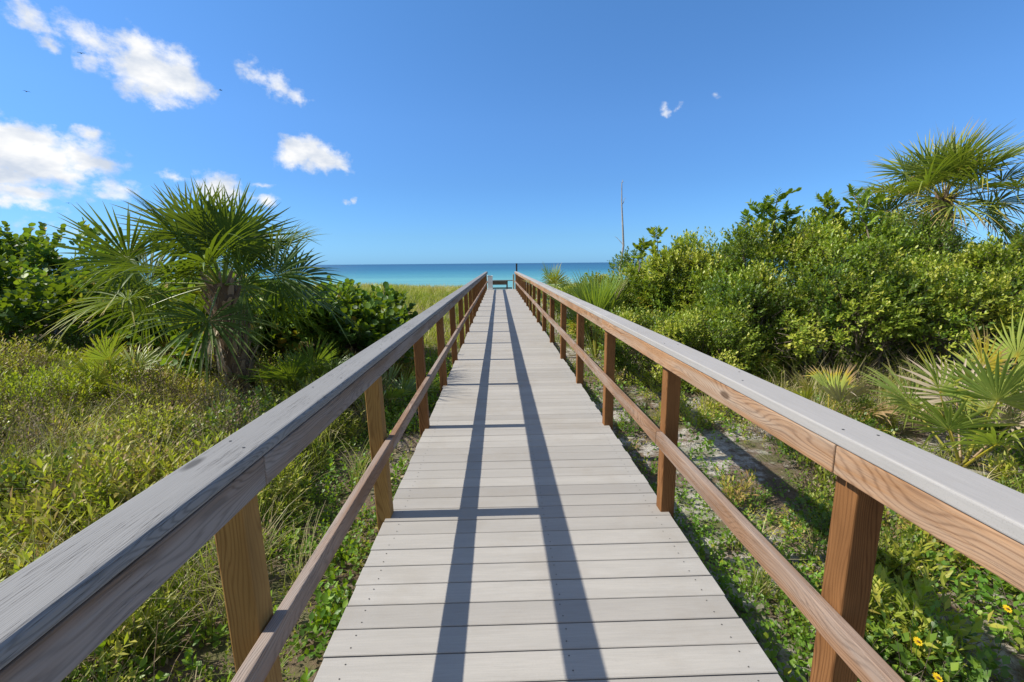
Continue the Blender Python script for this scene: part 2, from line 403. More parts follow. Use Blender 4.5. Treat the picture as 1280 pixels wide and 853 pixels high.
def box_piece(cx, cy, cz, lx, ly, lz, tint=0.0, ch=.003):
    """box with chamfered top edges"""
    hx, hy = lx/2, ly/2; z0, z1 = cz - lz/2, cz + lz/2
    v = []
    for (a, b, z) in ((hx, hy, z0), (hx, hy, z1 - ch), (hx - ch, hy - ch, z1)):
        v += [[cx-a, cy-b, z], [cx+a, cy-b, z], [cx+a, cy+b, z], [cx-a, cy+b, z]]
    f = [[3, 2, 1, 0], [8, 9, 10, 11]]
    for L in (0, 4):
        for k in range(4): f.append([L+k, L+(k+1) % 4, L+4+(k+1) % 4, L+4+k])
    return np.array(v, float), np.array(f), tint

planks = []; screws = []
yy = Y0; k = 0
while yy < Y1:
    cy = yy + .07
    j = rng.normal(0, .0016); e0, e1 = rng.normal(0, .004, 2)
    tint = float(np.clip(rng.normal(.45, .28), 0, 1))
    cx = (XL + XR)/2 + (e0+e1)/2
    v, f, _ = box_piece(cx, cy, -.0125 + rng.normal(0, .0006), XR - XL + e1 - e0, .1372, .025, tint)
    v[:, 1] += (v[:, 0] - cx) * rng.normal(0, .0012)
    planks.append((v, f, tint))
    if yy < 9:
        for sx in (XL + .10, XL + 1.02, XR - .10):
            for sy in (-.035, .035):
                a = np.arange(6) * PI/3; px, py = sx + rng.normal(0, .004), cy + sy + rng.normal(0, .003)
                vv = np.stack([px + .0036*np.cos(a), py + .0036*np.sin(a), np.full(6, .0016)], 1)
                screws.append((vv, np.array([[0, 1, 2, 3, 4, 5]]), 0, 1))
    yy += .143; k += 1
deck = link('deck', make_mesh('deck', planks + screws, [M['deck'], M['screw']], False), walk)
jo = []
for x in (XL + .04, XL + .62, XL + 1.22, XR - .04):
    jo.append(box_piece(x, (Y0+Y1)/2, -.026 - .07, .038, Y1 - Y0, .14))
for jx in jo:
    link('joist', make_mesh('joist', [jx], [M['joist']], False), walk)

_bm_cache = {}
def board(name, size, loc, mat, parent, bev=.004, rot=(0, 0, 0), segs=2, tint=.4):
    bm = bmesh.new(); bmesh.ops.create_cube(bm, size=1)
    for v in bm.verts: v.co = Vector((v.co.x*size[0], v.co.y*size[1], v.co.z*size[2]))
    bmesh.ops.bevel(bm, geom=bm.edges[:], offset=bev, segments=segs, affect='EDGES', profile=.5)
    me = bpy.data.meshes.new(name); bm.to_mesh(me); bm.free(); me.materials.append(mat)
    a = me.attributes.new('tint', 'FLOAT', 'POINT'); a.data.foreach_set('value', np.full(len(me.vertices), tint, np.float32))
    o = link(name, me, parent, loc); o.rotation_euler = rot
    return o

posts_y = [1.14 + 1.6*k for k in range(-2, 18)]; posts_y[2] = 1.25
def railing(side):
    r = empty('railing', (0, 0, 0)); r.parent = walk
    s = -1 if side == 'l' else 1
    if side == 'l':
        r['label'] = 'left railing with weathered grey wooden cap and grey-brown rails'
        cap_c, fas_x, post_x = -.7475, -.696, -.760
    else:
        r['label'] = 'right railing with smooth pale grey cap over orange-brown rails'
        cap_c, fas_x, post_x = 1.06, 1.011, 1.075
    H = 1.10
    for y in posts_y:
        d = random.Random(int(y*100) + (7 if s < 0 else 0))
        tilt = s * rad(1.3 if s < 0 else .3) + rad(d.uniform(-.5, .5))
        m = M['post_gold'] if (s < 0 and y < 3.5) else M['post']
        Lz = 1.058 + .42
        zc = 1.058 - Lz/2
        # lean outwards at the top, foot held at the deck edge
        board('post', (.089, .089, Lz), (post_x + math.sin(tilt)*.1, y, zc), m, r, .006, (0, tilt, rad(d.uniform(-1, 1))))
    # boards of two bays each, joints over the posts
    js = [posts_y[0] - .7] + [p for i, p in enumerate(posts_y) if (i % 2 == 0 and i > 1)] + [Y1 + .05]
    jc = [posts_y[0] - .7] + [y for y in ((5.94, 10.74, 15.54, 20.34, 25.14) if s < 0 else (4.34, 9.14, 13.94, 18.74, 23.54))] + [Y1 + .05]
    jm = [posts_y[0] - .7] + [2.74 + 3.2*q for q in range(8)] + [Y1 + .05]
    for a, b in zip(jc[:-1], jc[1:]):
        L = b - a - .003; c = (a + b)/2; j = random.Random(int(a*37) + s)
        cb = board('cap_board', (.141, L, .038), (cap_c + j.uniform(-.002, .002), c, H - .019), M['cap_wood'] if s < 0 else M['cap_grey'], r, .011 if s < 0 else .006, (0, 0, rad(j.uniform(-.03, .03))), 3, j.random())
        me = cb.data; bm = bmesh.new(); bm.from_mesh(me); me.materials.append(M['screw'])
        for py in posts_y:
            for dx, dy in ((-.035, .02), (.03, -.03), (-.03, .6), (.035, .75)):
                if a + .02 < py + dy < b - .02 and py < 12:
                    vs_ = [bm.verts.new((dx + .0042*math.cos(q*PI/3), py + dy - c + .0042*math.sin(q*PI/3), .019 + .0012)) for q in range(6)]
                    bm.faces.new(vs_).material_index = 1
        bm.to_mesh(me); bm.free()
    for a, b in zip(js[:-1], js[1:]):
        L = b - a - .003; c = (a + b)/2; j = random.Random(int(a*39) + s)
        board('top_rail', (.038, L, .089), (fas_x + j.uniform(-.002, .001), c, H - .0385 - .0455), M['rail_grey'] if s < 0 else M['rail_tan'], r, .004)
    for a, b in zip(jm[:-1], jm[1:]):
        L = b - a - .003; c = (a + b)/2; j = random.Random(int(a*41) + s)
        board('mid_rail', (.038, L, .089), (fas_x + j.uniform(-.002, .002), c, .487 + j.uniform(-.006, .006)), M['mid_wood'], r, .004, (rad(j.uniform(-.08, .08)), 0, 0))
railing('l'); railing('r')
# pale end posts and lead-off at the far right
board('end_post', (.10, .10, 1.02), (.93, Y1 + .02, .41), M['pale'], walk, .006)['label'] = 'short pale yellowish post at the far end of the right railing'

# far end furniture
bench = empty('wooden_bench', (0.12, 29.7, 0)); tag(bench, 'low dark wooden bench across the seaward end of the boardwalk', 'bench')
for dy in (-.12, .04, .20): board('seat_plank', (1.62, .14, .04), (0, dy, .50), M['bench'], bench, .005)
board('apron', (1.15, .04, .24), (-.2, -.15, .355), M['bench'], bench, .004)
for sx in (-.70, .42):
    for dy in (-.10, .18): board('leg', (.09, .09, .72), (sx, dy, .12), M['bench'], bench, .005)
board('stretcher', (1.5, .04, .09), (0, .05, .01), M['bench'], bench, .004)

wp = empty('white_pillar', (-.52, 28.0, 0)); tag(wp, 'white boxy pillar on the deck at the far end of the left railing', 'pillar')
board('body', (.30, .34, .80), (0, 0, .42), M['white'], wp, .012)
board('base', (.34, .38, .06), (0, 0, .032), M['white'], wp, .006)
board('cap', (.35, .39, .05), (0, 0, .846), M['white'], wp, .012, (0, rad(5), 0))

pp = empty('tall_post', (1.15, 29.3, gz(1.15, 29.3))); tag(pp, 'dark upright post rising past the far end of the right railing', 'post')
board('shaft', (.10, .10, 2.0), (0, 0, .85), M['pole'], pp, .008)
board('post_cap', (.13, .13, .03), (0, 0, 1.866), M['pole'], pp, .004)

# bare dead stem standing above the shrubs
ds = empty('dead_tree_stem', (3.75, 14, gz(3.75, 14))); tag(ds, 'tall thin bare grey stem sticking up above the shrubs right of the boardwalk', 'dead tree')
rg = np.random.default_rng(3)
pts = np.array([[0, 0, -.1], [.03, 0, .8], [-.03, 0, 1.6], [.05, 0, 2.3], [.0, 0, 3.0], [-.04, 0, 3.5], [-.06, 0, 4.13]]); 
link('stem', make_mesh('stem', [tube(pts, [.045, .04, .036, .032, .026, .02, .012], 7, .9)], [M['stem_grey']]), ds)
tw = [tube(curve(pts[k], pts[k] + np.array([dx, .1, dz]), .02, .01, 5, rg), [.012, .01, .008, .006, .004], 5, .9) for k, dx, dz in ((5, .14, .22), (6, .05, .1), (3, -.25, .28), (2, .35, .4))]
for q in tw: link('side_twig', make_mesh('side_twig', [q], [M['stem_grey']]), ds)

# ------------------------------------------------------------------ fan palms
def frond(rng, origin, direction, up, pet, R, segs=44, spread=165, droop=.25, tint=.35, brown=.0, fold=.35, wid=1.0, split=.42, stiff=1.0, jitter=.05, rollv=.25):
    """returns blade piece and petiole piece"""
    o = np.asarray(origin, float); d = norm(np.asarray(direction, float))
    # petiole arch
    n = 7; t = np.linspace(0, 1, n)
    side = norm(np.cross(d, np.array([0, 0, 1.0]) + 1e-3)); 
    pth = o + d * (pet * t)[:, None]; pth[:, 2] -= droop * .35 * pet * t**2
    pp_ = tube(pth, np.linspace(.016, .007, n) * (.6 + .5 * R), 5, min(1, tint + .25))
    hub = pth[-1]; X = norm(pth[-1] - pth[-2]); S = norm(np.cross(np.asarray(up, float), X)); N = np.cross(X, S)
    roll = rng.normal(0, rollv); S, N = S*math.cos(roll) + N*math.sin(roll), N*math.cos(roll) - S*math.sin(roll)
    a = np.linspace(-spread, spread, segs) * PI/180 + rng.normal(0, .02, segs)
    Ls = R * (.70 + .30*np.cos(a*.55)) * rng.uniform(.88, 1.06, segs)
    ts = np.array([0, .14, .3, split, .58, .74, .88, 1.0])
    da = 2*spread*PI/180/segs
    V = []; T = []
    jt = rng.normal(0, jitter, segs); jd = rng.uniform(.6, 1.5, segs); kink = rng.random(segs) < .10
    for i, tt in enumerate(ts):
        r = Ls * tt
        dirv = X[None]*np.cos(a)[:, None] + S[None]*np.sin(a)[:, None]
        # costa: centre of the blade arches, sides lift
        lift = fold * np.abs(np.sin(a)) * r * .55 - .10*r*np.cos(a)*tt
        c = hub + dirv * r[:, None] + N[None] * (lift + jt * r)[:, None]
        perp = -X[None]*np.sin(a)[:, None] + S[None]*np.cos(a)[:, None]
        w0 = np.minimum(da * r * .54, .023*wid)
        if tt > split: w0 = .0185*wid * (1 - ((tt - split)/(1 - split))**1.4) * np.ones(segs) + .0008
        sag = droop * jd * np.clip(tt - .35, 0, 1)**1.7 * Ls * 1.3
        sag = sag + np.where(kink, np.clip(tt - .6, 0, 1) * Ls * .7, 0)
        c = c.copy(); c[:, 2] -= sag; c = hub + (c - hub) * (1 - .10 * droop * tt)
        pl = w0 * .45
        V += [c - perp*w0[:, None] + N*pl[:, None], c, c + perp*w0[:, None] + N*pl[:, None]]
        tc = np.clip(tint + rng.normal(0, .03, segs) + brown*np.clip(tt - .55, 0, 1)*1.6 + (.25 if tt < .1 else 0), 0, 1)
        T += [tc, tc, tc]
    V = np.stack(V, 1); k = V.shape[1]; T = np.stack(T, 1).ravel(); V = V.reshape(-1, 3)
    f = []
    for i in range(len(ts)-1):
        b = 3*i; f += [[b, b+1, b+4, b+3], [b+1, b+2, b+5, b+4]]
    F = (np.array(f)[None] + (np.arange(segs)*k)[:, None, None]).reshape(-1, 4)
    return (V, F, T), pp_

def add_frond(root, fr):
    o = link('frond', make_mesh('frond', [fr[0]], [G['palm'] if root.get('_p') else G['palmetto']]), root)
    link('petiole', make_mesh('petiole', [fr[1]], [G['palmetto']]), o)
    return o

def palm(loc, trunk_h, r0, r1, nf, pet, R, seed, label, dead=5, lean=(0, 0), squash=1.0, low=-50, tint=.3):
    rng = np.random.default_rng(seed)
    root = empty('cabbage_palm', loc); tag(root, label, 'palm tree', 'cabbage palms'); root['_p'] = 1
    n = 10; t = np.linspace(0, 1, n)
    pth = np.stack([lean[0]*t**1.5, lean[1]*t**1.5, -.15 + (trunk_h+.15)*t], 1)
    rr = r0 + (r1 - r0)*t + .03*np.exp(-((t-.0)/.12)**2)
    pcs = [tube(pth, rr, 18, .1)]
    # old leaf bases in a spiral round the trunk
    nb = int(trunk_h * 62)
    for i in range(nb):
        u = (i + .5)/nb; az = i*2.399 + rng.normal(0, .1); c = np.array([np.interp(u, t, pth[:, 0]), np.interp(u, t, pth[:, 1]), np.interp(u, t, pth[:, 2])])
        rad_ = np.interp(u, t, rr); od = np.array([math.cos(az), math.sin(az), 0]); sd = np.array([-od[1], od[0], 0])
        L = rng.uniform(.12, .26); w = rng.uniform(.025, .045); b = c + od*rad_*.93
        tip = b + od*L*rng.uniform(.28, .55) + np.array([0, 0, L]) + sd*rng.normal(0, .03)
        v = np.array([b - sd*w, b + sd*w, b + sd*w*.9 - od*.04, b - sd*w*.9 - od*.04, tip - sd*w*.4, tip + sd*w*.4, tip + sd*w*.35 - od*.018, tip - sd*w*.35 - od*.018])
        f = np.array([[0, 1, 5, 4], [1, 2, 6, 5], [2, 3, 7, 6], [3, 0, 4, 7], [4, 5, 6, 7]])
        pcs.append((v, f, float(rng.uniform(.25, 1))))
    # fibre
    nf_ = 420; az = rng.random(nf_)*2*PI; u = rng.random(nf_)**.6
    P = np.stack([np.interp(u, t, pth[:, 0]) + np.cos(az)*np.interp(u, t, rr), np.interp(u, t, pth[:, 1]) + np.sin(az)*np.interp(u, t, rr), np.interp(u, t, pth[:, 2])], 1)
    pcs.append(stems(P, np.stack([np.cos(az), np.sin(az), rng.normal(-.3, .9, nf_)], 1), rng.uniform(.08, .26, nf_), .0025, .8))
    link('trunk', make_mesh('trunk', pcs, [M['trunk']], False), root)
    top = pth[-1]
    for i in range(nf):
        u = i/(nf-1)                                   # 0 = newest
        el = rad(84 - (84 - low)*u**.85 + rng.normal(0, 5)); az = i*2.399 + rng.normal(0, .15)
        d = np.array([math.cos(az)*math.cos(el)*squash, math.sin(az)*math.cos(el)*squash, math.sin(el)])
        up = np.array([-math.cos(az)*math.sin(el), -math.sin(az)*math.sin(el), math.cos(el)]) + np.array([0, 0, .2])
        P_ = pet*(.65 + .4*min(1, u*2.2))*rng.uniform(.9, 1.1)
        tn = tint + rng.normal(0, .07) + .12*u + (.28 if rng.random() < .07 else 0)
        add_frond(root, frond(rng, top + np.array([d[0], d[1], -.3*u])*r1*.6, d, up + rng.normal(0, .25, 3), P_, R*rng.uniform(.88, 1.08), 48, rng.uniform(120, 168), .03 + .30*u, tn, .40 + .35*u, .42, .85, .34, 1.0, .09, .6))
    for i in range(dead):
        az = rng.random()*2*PI; el = rad(rng.uniform(-86, -66))
        d = np.array([math.cos(az)*math.cos(el), math.sin(az)*math.cos(el), math.sin(el)])
        fr = frond(rng, top + np.array([d[0]*r1, d[1]*r1, -.12]), d, np.array([math.cos(az), math.sin(az), .3]), pet*.45, R*.62, 22, 34, .5, 1.0, .3, .9, .7, .25)
        o = link('dead_frond', make_mesh('dead_frond', [fr[0]], [G['dead']]), root)
    return root

palm((-3.40, 5.9, gz(-3.40, 5.9)), 1.38-gz(-3.40, 5.9), .17, .15, 26, .78, .80, 29, 'big fan palm with thick shaggy trunk left of the boardwalk', dead=2, lean=(-.10, 0), low=-24, tint=.20)
palm((8.95, 9.2, gz(8.95, 9.2)), 3.0, .14, .12, 28, .80, .98, 33, 'fan palm rising above the dense shrubs on the right', dead=9, lean=(-.12, -.1), low=-30, tint=.50)

def palmetto(x, y, nf, pet, R, seed, label, tint=.4, brown=.4, elo=25, ehi=80, segs=24, spread=85, name='saw_palmetto', up_=0.0, mat='palmetto', droop=.12, azc=None, azs=PI, stiff=1, grp='saw palmettos'):
    rng = np.random.default_rng(seed)
    root = empty(name, (x, y, gz(x, y))); tag(root, label, 'palmetto', grp)
    for i in range(nf):
        u = i/max(1, nf-1); el = rad(ehi + (elo-ehi)*u + rng.normal(0, 5))
        az = (i*2.399 + rng.normal(0, .2)) if azc is None else azc + rng.uniform(-azs, azs)
        d = np.array([math.cos(az)*math.cos(el), math.sin(az)*math.cos(el), math.sin(el)])
        up = np.array([-math.cos(az)*math.sin(el), -math.sin(az)*math.sin(el), math.cos(el)]) + .15
        tn = tint + rng.normal(0, .06) + (.25 if rng.random() < .12 else 0)
        dd = rng.random() < brown*.22
        fr = frond(rng, np.array([d[0]*.04, d[1]*.04, up_]), d, up, pet*rng.uniform(.75, 1.2), R*rng.uniform(.85, 1.1), segs, spread*rng.uniform(.8, 1.1), droop*(.5+u), 1.0 if dd else tn, brown, .4, .95, .35)
        o = link('frond', make_mesh('frond', [fr[0]], [G['dead'] if dd else G[mat]]), root)
        link('petiole', make_mesh('petiole', [fr[1]], [G['palmetto']]), o)
    return root

palmetto(4.5, 4.05, 11, .68, .58, 41, 'bright green saw palmetto with spread fans behind the right rail', .56, .25, 28, 80, 30, 125)
palmetto(5.35, 4.6, 10, .78, .60, 42, 'saw palmetto with pale yellowing fans at the right edge of the photo', .58, .3, 25, 80, 28, 110)
palmetto(4.0, 5.2, 8, .38, .48, 43, 'half dead saw palmetto with straw-coloured fans left of the bright green one', .70, .9, 10, 75, 18, 60)
palmetto(-4.9, 5.7, 8, .62, .46, 44, 'small saw palmetto with a yellow fan base left of the big palm', .66, .3, 20, 80, 22, 80)
palmetto(-2.7, 6.1, 9, .55, .50, 45, 'dark green saw palmetto crouching at the foot of the big palm', .22, .2, 5, 75, 24, 80)
palmetto(-1.42, 6.0, 7, .30, .50, 46, 'green palmetto with long arching fans against the left rail posts', .42, .5, 5, 70, 18, 60)
palmetto(1.95, 9.0, 18, .80, .95, 47, 'tall spiky palmetto with upright blue-green blades beside the right rail', .38, .15, 62, 89, 20, 42, droop=.03)
palmetto(1.75, 14.6, 8, .65, .60, 48, 'small distant palmetto with brown-tipped fans near the end of the right rail', .45, .8, 10, 85, 22, 90, up_=.55)
palmetto(3.0, 11.8, 7, .6, .7, 49, 'palmetto with dry pale blades showing between the spiky one and the shrubs', .66, .6, 45, 88, 18, 50, droop=.08)

# ------------------------------------------------------------------ shrubs
def shrub(name, x, y, lobes, n, label, group, mat, leaf, size, k, seed, L=.20, tint=.4, sprays=(), cat='shrub', tall=0.0, stem_n=26, tv=.14, spraymat=None, flat=False, topn=0):
    """lobes: (dx, dy, z, rx, ry, rz) above local ground"""
    rng = np.random.default_rng(seed)
    z0 = gz(x, y); root = empty(name, (x, y, z0)); tag(root, label, cat, group)
    lob = np.array(lobes, float); topn = int(topn*1.8)
    wts = np.prod(lob[:, 3:], 1)**(.67); wts /= wts.sum()
    # many small billows on the big lobes give an uneven outline
    bil = []
    for li, l in enumerate(lob):
        m = int(10 + 26*wts[li]*len(lob))
        dv = norm(rng.normal(0, 1, (m, 3)) + np.array([0, 0, .35])); dv[:, 2] = np.where(dv[:, 2] < -.5, -dv[:, 2], dv[:, 2])
        rr = rng.uniform(.55, 1.08, (m, 1))
        c = l[:3] + dv*l[3:]*rr
        r = np.mean(l[3:])*rng.uniform(.11, .40, m)
        for q in range(m): bil.append([*c[q], r[q], *dv[q]])
    bil = np.array(bil); bw = bil[:, 3]**2*(rng.exponential(1, len(bil)) + .25); bw /= bw.sum()
    ch = rng.choice(len(bil), n, p=bw); B = bil[ch]
    dv = norm(rng.normal(0, 1, (n, 3)) + B[:, 4:7]*.9)
    P = B[:, :3] + dv*B[:, 3:4]*(rng.random((n, 1))**.4)
    tl = np.clip(tint + (.08 if cat == 'shrub' and name == 'leafy_shrub' else 0) + (bil[ch, 2] - np.median(bil[:, 2]))*.05 + rng.normal(0, .09, n) + (rng.random(len(bil))[ch] - .47)*.8, 0, 1)
    ok = P[:, 2] > .03; P, dv, tl = P[ok], dv[ok], tl[ok]; n = len(P)
    D = norm(dv*.8 + B[ok, 4:7]*.5 + np.array([0, 0, .55]) + rng.normal(0, .25, (n, 3)))
    Ls = L*rng.uniform(.6, 1.35, n)
    lf = sprigs(rng, P, D, Ls, k, leaf, size, tl, tv, flat=flat)
    pieces = [lf]
    if topn:                                            # upright leafy shoots breaking the skyline
        tb = bil[bil[:, 2] > np.quantile(bil[:, 2], .6)]
        q = tb[rng.integers(0, len(tb), topn)]
        PP = q[:, :3] + rng.normal(0, .1, (topn, 3)) + np.array([0, 0, .6])*q[:, 3:4]
        DD = norm(np.array([0, 0, 1.0]) + rng.normal(0, .28, (topn, 3)))
        pieces.append(sprigs(rng, PP, DD, rng.uniform(.22, .5, topn), k+8, leaf, size*1.05, tint + .12, tv))
        twt = stems(PP, DD, .4, .004, .5)
    st = [stems(P, D, Ls, .0022, .5)]
    if topn: st.append(twt)
    # branches
    hi = bil[rng.choice(len(bil), stem_n, p=bw)]
    for q in hi:
        b0 = np.array([rng.normal(0, .12), rng.normal(0, .12), -.05])
        li = lob[np.argmin(np.linalg.norm(lob[:, :3]-q[:3], axis=1))]
        b0[:2] += li[:2]*.5
        c = curve(b0, q[:3], .12, .05, 7, rng); r = rng.uniform(.012, .026)
        st.append(tube(c, np.linspace(r, r*.25, 7), 5, .3))
    # bare twigs inside
    m = int(n*.2); qi = rng.integers(0, len(bil), m)
    P2 = bil[qi, :3]*rng.uniform(.45, .95, (m, 1)); P2[:, 2] = np.maximum(P2[:, 2], .05)
    st.append(stems(P2, bil[qi, 4:7] + rng.normal(0, .6, (m, 3)), rng.uniform(.15, .5, m), .0035, .8))
    for (sx, sy, sz, ln) in sprays:                    # leafy tips rising clear of the crown
        tip = np.array([sx - x, sy - y, sz - z0]); base = tip + np.array([rng.normal(0, .15), rng.normal(0, .15), -ln*1.5])
        st.append(tube(curve(base, tip, .0, .03, 6, rng), np.linspace(.014, .005, 6), 5, .4))
        nb = 12; tt = rng.uniform(.35, 1, nb); PP = base + (tip-base)*tt[:, None]
        DD = norm(rng.normal(0, 1, (nb, 3))*np.array([1, 1, .4]) + np.array([0, 0, .9])); DD[0] = norm(tip-base); PP[0] = tip - norm(tip-base)*.1
        LL = ln*rng.uniform(.3, .55, nb)
        pieces.append(sprigs(rng, PP, DD, LL, 12, tri_leaf(.56), .125, tint+.05, .12, 1.0, flat=True))
        st.append(stems(PP, DD, LL, .004, .4))
    link('foliage', make_mesh('foliage', pieces, [G[mat]]), root)
    link('stems', make_mesh('stems', st, [M['twig']]), root)
    return root

RL = round_leaf(); TL = tri_leaf(.48); TS = tri_leaf_small(.5); TN = tri_leaf_small(.3)
gg = 'sea grape bushes left of the boardwalk'
shrub('sea_grape_bush', -8.4, 8.8, [(-.9, 0, .7, 1.5, 1.2, .85), (.7, .2, .6, 1.3, 1.1, .7), (-2.0, .3, .85, 1.2, 1.1, .85)], 1800, 'large sea grape bush at the left edge of the photo behind the grass', gg, 'grape', RL, .115, 7, 61, .3, .42, stem_n=22, tv=.16)
shrub('sea_grape_bush', -5.7, 9.2, [(0, 0, .6, 1.4, 1.0, .75), (1.1, .3, .5, 1.0, .9, .65)], 1000, 'sea grape bush behind the left side of the big palm', gg, 'grape', RL, .13, 7, 62, .3, .45, tv=.16)
shrub('sea_grape_bush', -4.5, 7.5, [(0, 0, .6, 1.0, .6, .65), (.7, .2, .5, .7, .5, .55)], 750, 'low bright sea grape bush just behind the palm trunk', gg, 'grape', RL, .125, 7, 63, .26, .55)
shrub('sea_grape_bush', -3.0, 7.9, [(0, 0, .5, .9, .9, .62), (.6, .1, .42, .6, .8, .6)], 850, 'dark sea grape bush between the big palm and the left rail', gg, 'grape', RL, .12, 7, 64, .26, .34, sprays=())
shrub('sea_grape_bush', -2.35, 9.3, [(0, 0, .45, .6, .8, .5), (-.9, .4, .5, .9, .8, .6)], 700, 'sea grape bush with one sprig standing up in front of the sea', gg, 'grape', RL, .12, 7, 65, .26, .42)
shrub('sea_grape_bush', -11.2, 11.5, [(0, 0, 1.1, 2.0, 1.3, 1.1), (-2.2, 0, 1.2, 1.6, 1.3, 1.2)], 1100, 'farthest sea grape bush on the left skyline', gg, 'grape', RL, .14, 7, 66, .32, .45)
gl = 'leafy shrubs in the thicket right of the boardwalk'
S = lambda *a, **k: shrub('leafy_shrub', *a, **k)
S(3.45, 10.2, [(0, 0, .85, .8, .95, .85), (.3, -.5, .6, .8, .7, .7)], 1900, 'yellow-green shrub at the left end of the thicket, beside the spiky palmetto', gl, 'shrub_yellow', TL, .085, 8, 71, .2, .5, sprays=[(3.3, 9.6, 2.2, .5), (3.1, 9.8, 2.0, .4)], topn=24)
S(4.15, 9.3, [(0, 0, 1.05, .95, .95, 1.0), (.3, -.8, .6, .8, .7, .65)], 2300, 'shrub with feathery upright tips right of the yellow-green one', gl, 'shrub', TL, .08, 8, 72, .2, .5, topn=30)
S(5.1, 8.5, [(0, 0, 1.3, 1.0, .95, 1.1), (-.5, -.7, .65, .9, .8, .7)], 2600, 'tall shrub with broad-leaved sprigs on the skyline in the middle of the thicket', gl, 'shrub', TL, .08, 8, 73, .2, .45, sprays=[(5.05, 8.4, 2.72, .7), (5.3, 8.5, 2.5, .6), (4.6, 8.6, 2.35, .5), (4.85, 8.4, 2.62, .6)], topn=18)
S(6.3, 8.4, [(0, 0, 1.3, 1.1, 1.0, 1.1), (.3, -.7, .8, 1.0, .8, .9)], 2700, 'shrub with flat leafy sprays on its crest left of the right-hand palm', gl, 'shrub', TL, .08, 8, 74, .2, .45, sprays=[(5.85, 8.2, 2.6, .55), (6.3, 8.2, 2.75, .6), (6.6, 8.2, 2.7, .5), (6.0, 8.3, 2.5, .5)], topn=16)
S(7.75, 8.4, [(0, 0, 1.35, 1.0, .9, 1.0), (-.3, -.4, .9, 1.1, .9, .9), (-.2, -.1, 2.15, .32, .32, .5)], 3100, 'dark climbing shrub tangled in front of the right-hand palm trunk', gl, 'shrub_dark', TL, .065, 8, 75, .18, .45, topn=20)
S(9.1, 8.0, [(0, 0, .95, 1.1, 1.0, .95), (1.0, 0, 1.0, 1.0, .9, .9)], 2500, 'shrub to the right of the palm trunk with a low rounded crest', gl, 'shrub', TL, .08, 8, 76, .2, .45, topn=14)
S(10.8, 8.3, [(0, 0, 1.2, 1.3, 1.0, 1.05), (1.4, 0, 1.2, 1.1, 1.0, 1.0)], 2200, 'shrub at the right edge of the photo on the skyline', gl, 'shrub_yellow', TL, .085, 8, 77, .2, .42)
S(4.15, 7.3, [(0, 0, .75, .85, .75, .8), (.8, .1, .5, .7, .6, .55)], 2300, 'low front shrub with dark gaps at the foot of the thicket nearest the rail', gl, 'shrub', TL, .070, 8, 78, .18, .42)
S(5.5, 6.95, [(0, 0, .8, .9, .7, 1.05), (.8, -.2, .6, .8, .65, .6)], 2500, 'front shrub in the middle of the thicket above the half dead palmetto', gl, 'shrub', TL, .070, 8, 79, .18, .40)
S(6.9, 6.6, [(0, 0, .8, 1.0, .75, .8), (.9, 0, .9, .9, .7, 1.05)], 2600, 'front shrub with yellowish leaves behind the bright green palmetto', gl, 'shrub', TL, .070, 8, 80, .18, .48)
S(8.6, 6.5, [(0, 0, .7, 1.1, .8, .7), (1.0, 0, .8, .9, .8, .95)], 2300, 'front shrub behind the yellowing palmetto at the right edge', gl, 'shrub_dark', TL, .065, 8, 81, .18, .55)
S(2.45, 7.7, [(0, 0, .42, .65, 1.1, .45), (.65, -.7, .45, .6, .8, .48)], 2500, 'knee-high shrub patch close outside the right rail before the thicket', gl, 'shrub', TL, .055, 7, 82, .15, .52, stem_n=8)
S(3.35, 6.9, [(0, 0, .38, .7, .6, .48), (.5, .3, .4, .5, .5, .4)], 1500, 'waist-high ragged shrub at the front corner of the thicket facing the third right post', gl, 'shrub_yellow', TL, .062, 8, 85, .17, .45, topn=8)
S(2.35, 10.6, [(0, 0, .40, .6, 1.0, .45), (.6, .3, .6, .5, .7, .5)], 1500, 'low shrub filling the gap just behind the spiky palmetto beside the rail', gl, 'shrub_yellow', TL, .07, 7, 86, .18, .45, topn=6)
S(2.2, 12.8, [(0, 0, .45, .7, 1.2, .55), (.8, 1.2, .6, .8, 1.0, .6)], 1500, 'shrub farthest along the right rail near the small distant palmetto', gl, 'shrub_yellow', TL, .085, 7, 83, .2, .45)
S(4.6, 13.0, [(0, 0, .8, 1.5, 1.2, .85), (2.2, 0, 1.2, 1.6, 1.2, 1.1)], 1500, 'background shrub hidden behind the middle of the thicket', gl, 'shrub', TL, .09, 7, 84, .24, .45)

# the single sprig of sea grape against the sea
rg = np.random.default_rng(9)
sg = empty('sea_grape_seedling', (-2.0, 8.0, gz(-2.0, 8.0))); tag(sg, 'lone sea grape shoot with a round leaf standing against the sea left of the rail', 'shrub', gg)
p0 = np.array([[0, 0, 0], [-.05, 0, .6], [-.02, 0, 1.1], [.02, 0, 1.66 - .02]])
link('stem', make_mesh('stem', [tube(p0, [.012, .010, .008, .005], 6, .5)], [M['twig']]), sg)
link('foliage', make_mesh('foliage', [place_leaves(RL, np.array([[.02, 0, 1.55], [0, 0, 1.42], [-.02, 0, 1.25], [.0, 0, 1.1], [-.03, 0, .95]]), np.array([[.5, -.2, .8], [-.8, -.3, .2], [.8, -.2, .3], [-.7, -.4, .4], [.7, .2, .2]]), np.array([[-.3, -1, .2], [0, -.6, .8], [0, -.5, .9], [0, -.6, .8], [0, -.4, .9]], float), .13, np.array([.2, .4, .5, .4, .5]))], [G['grape']]), sg)

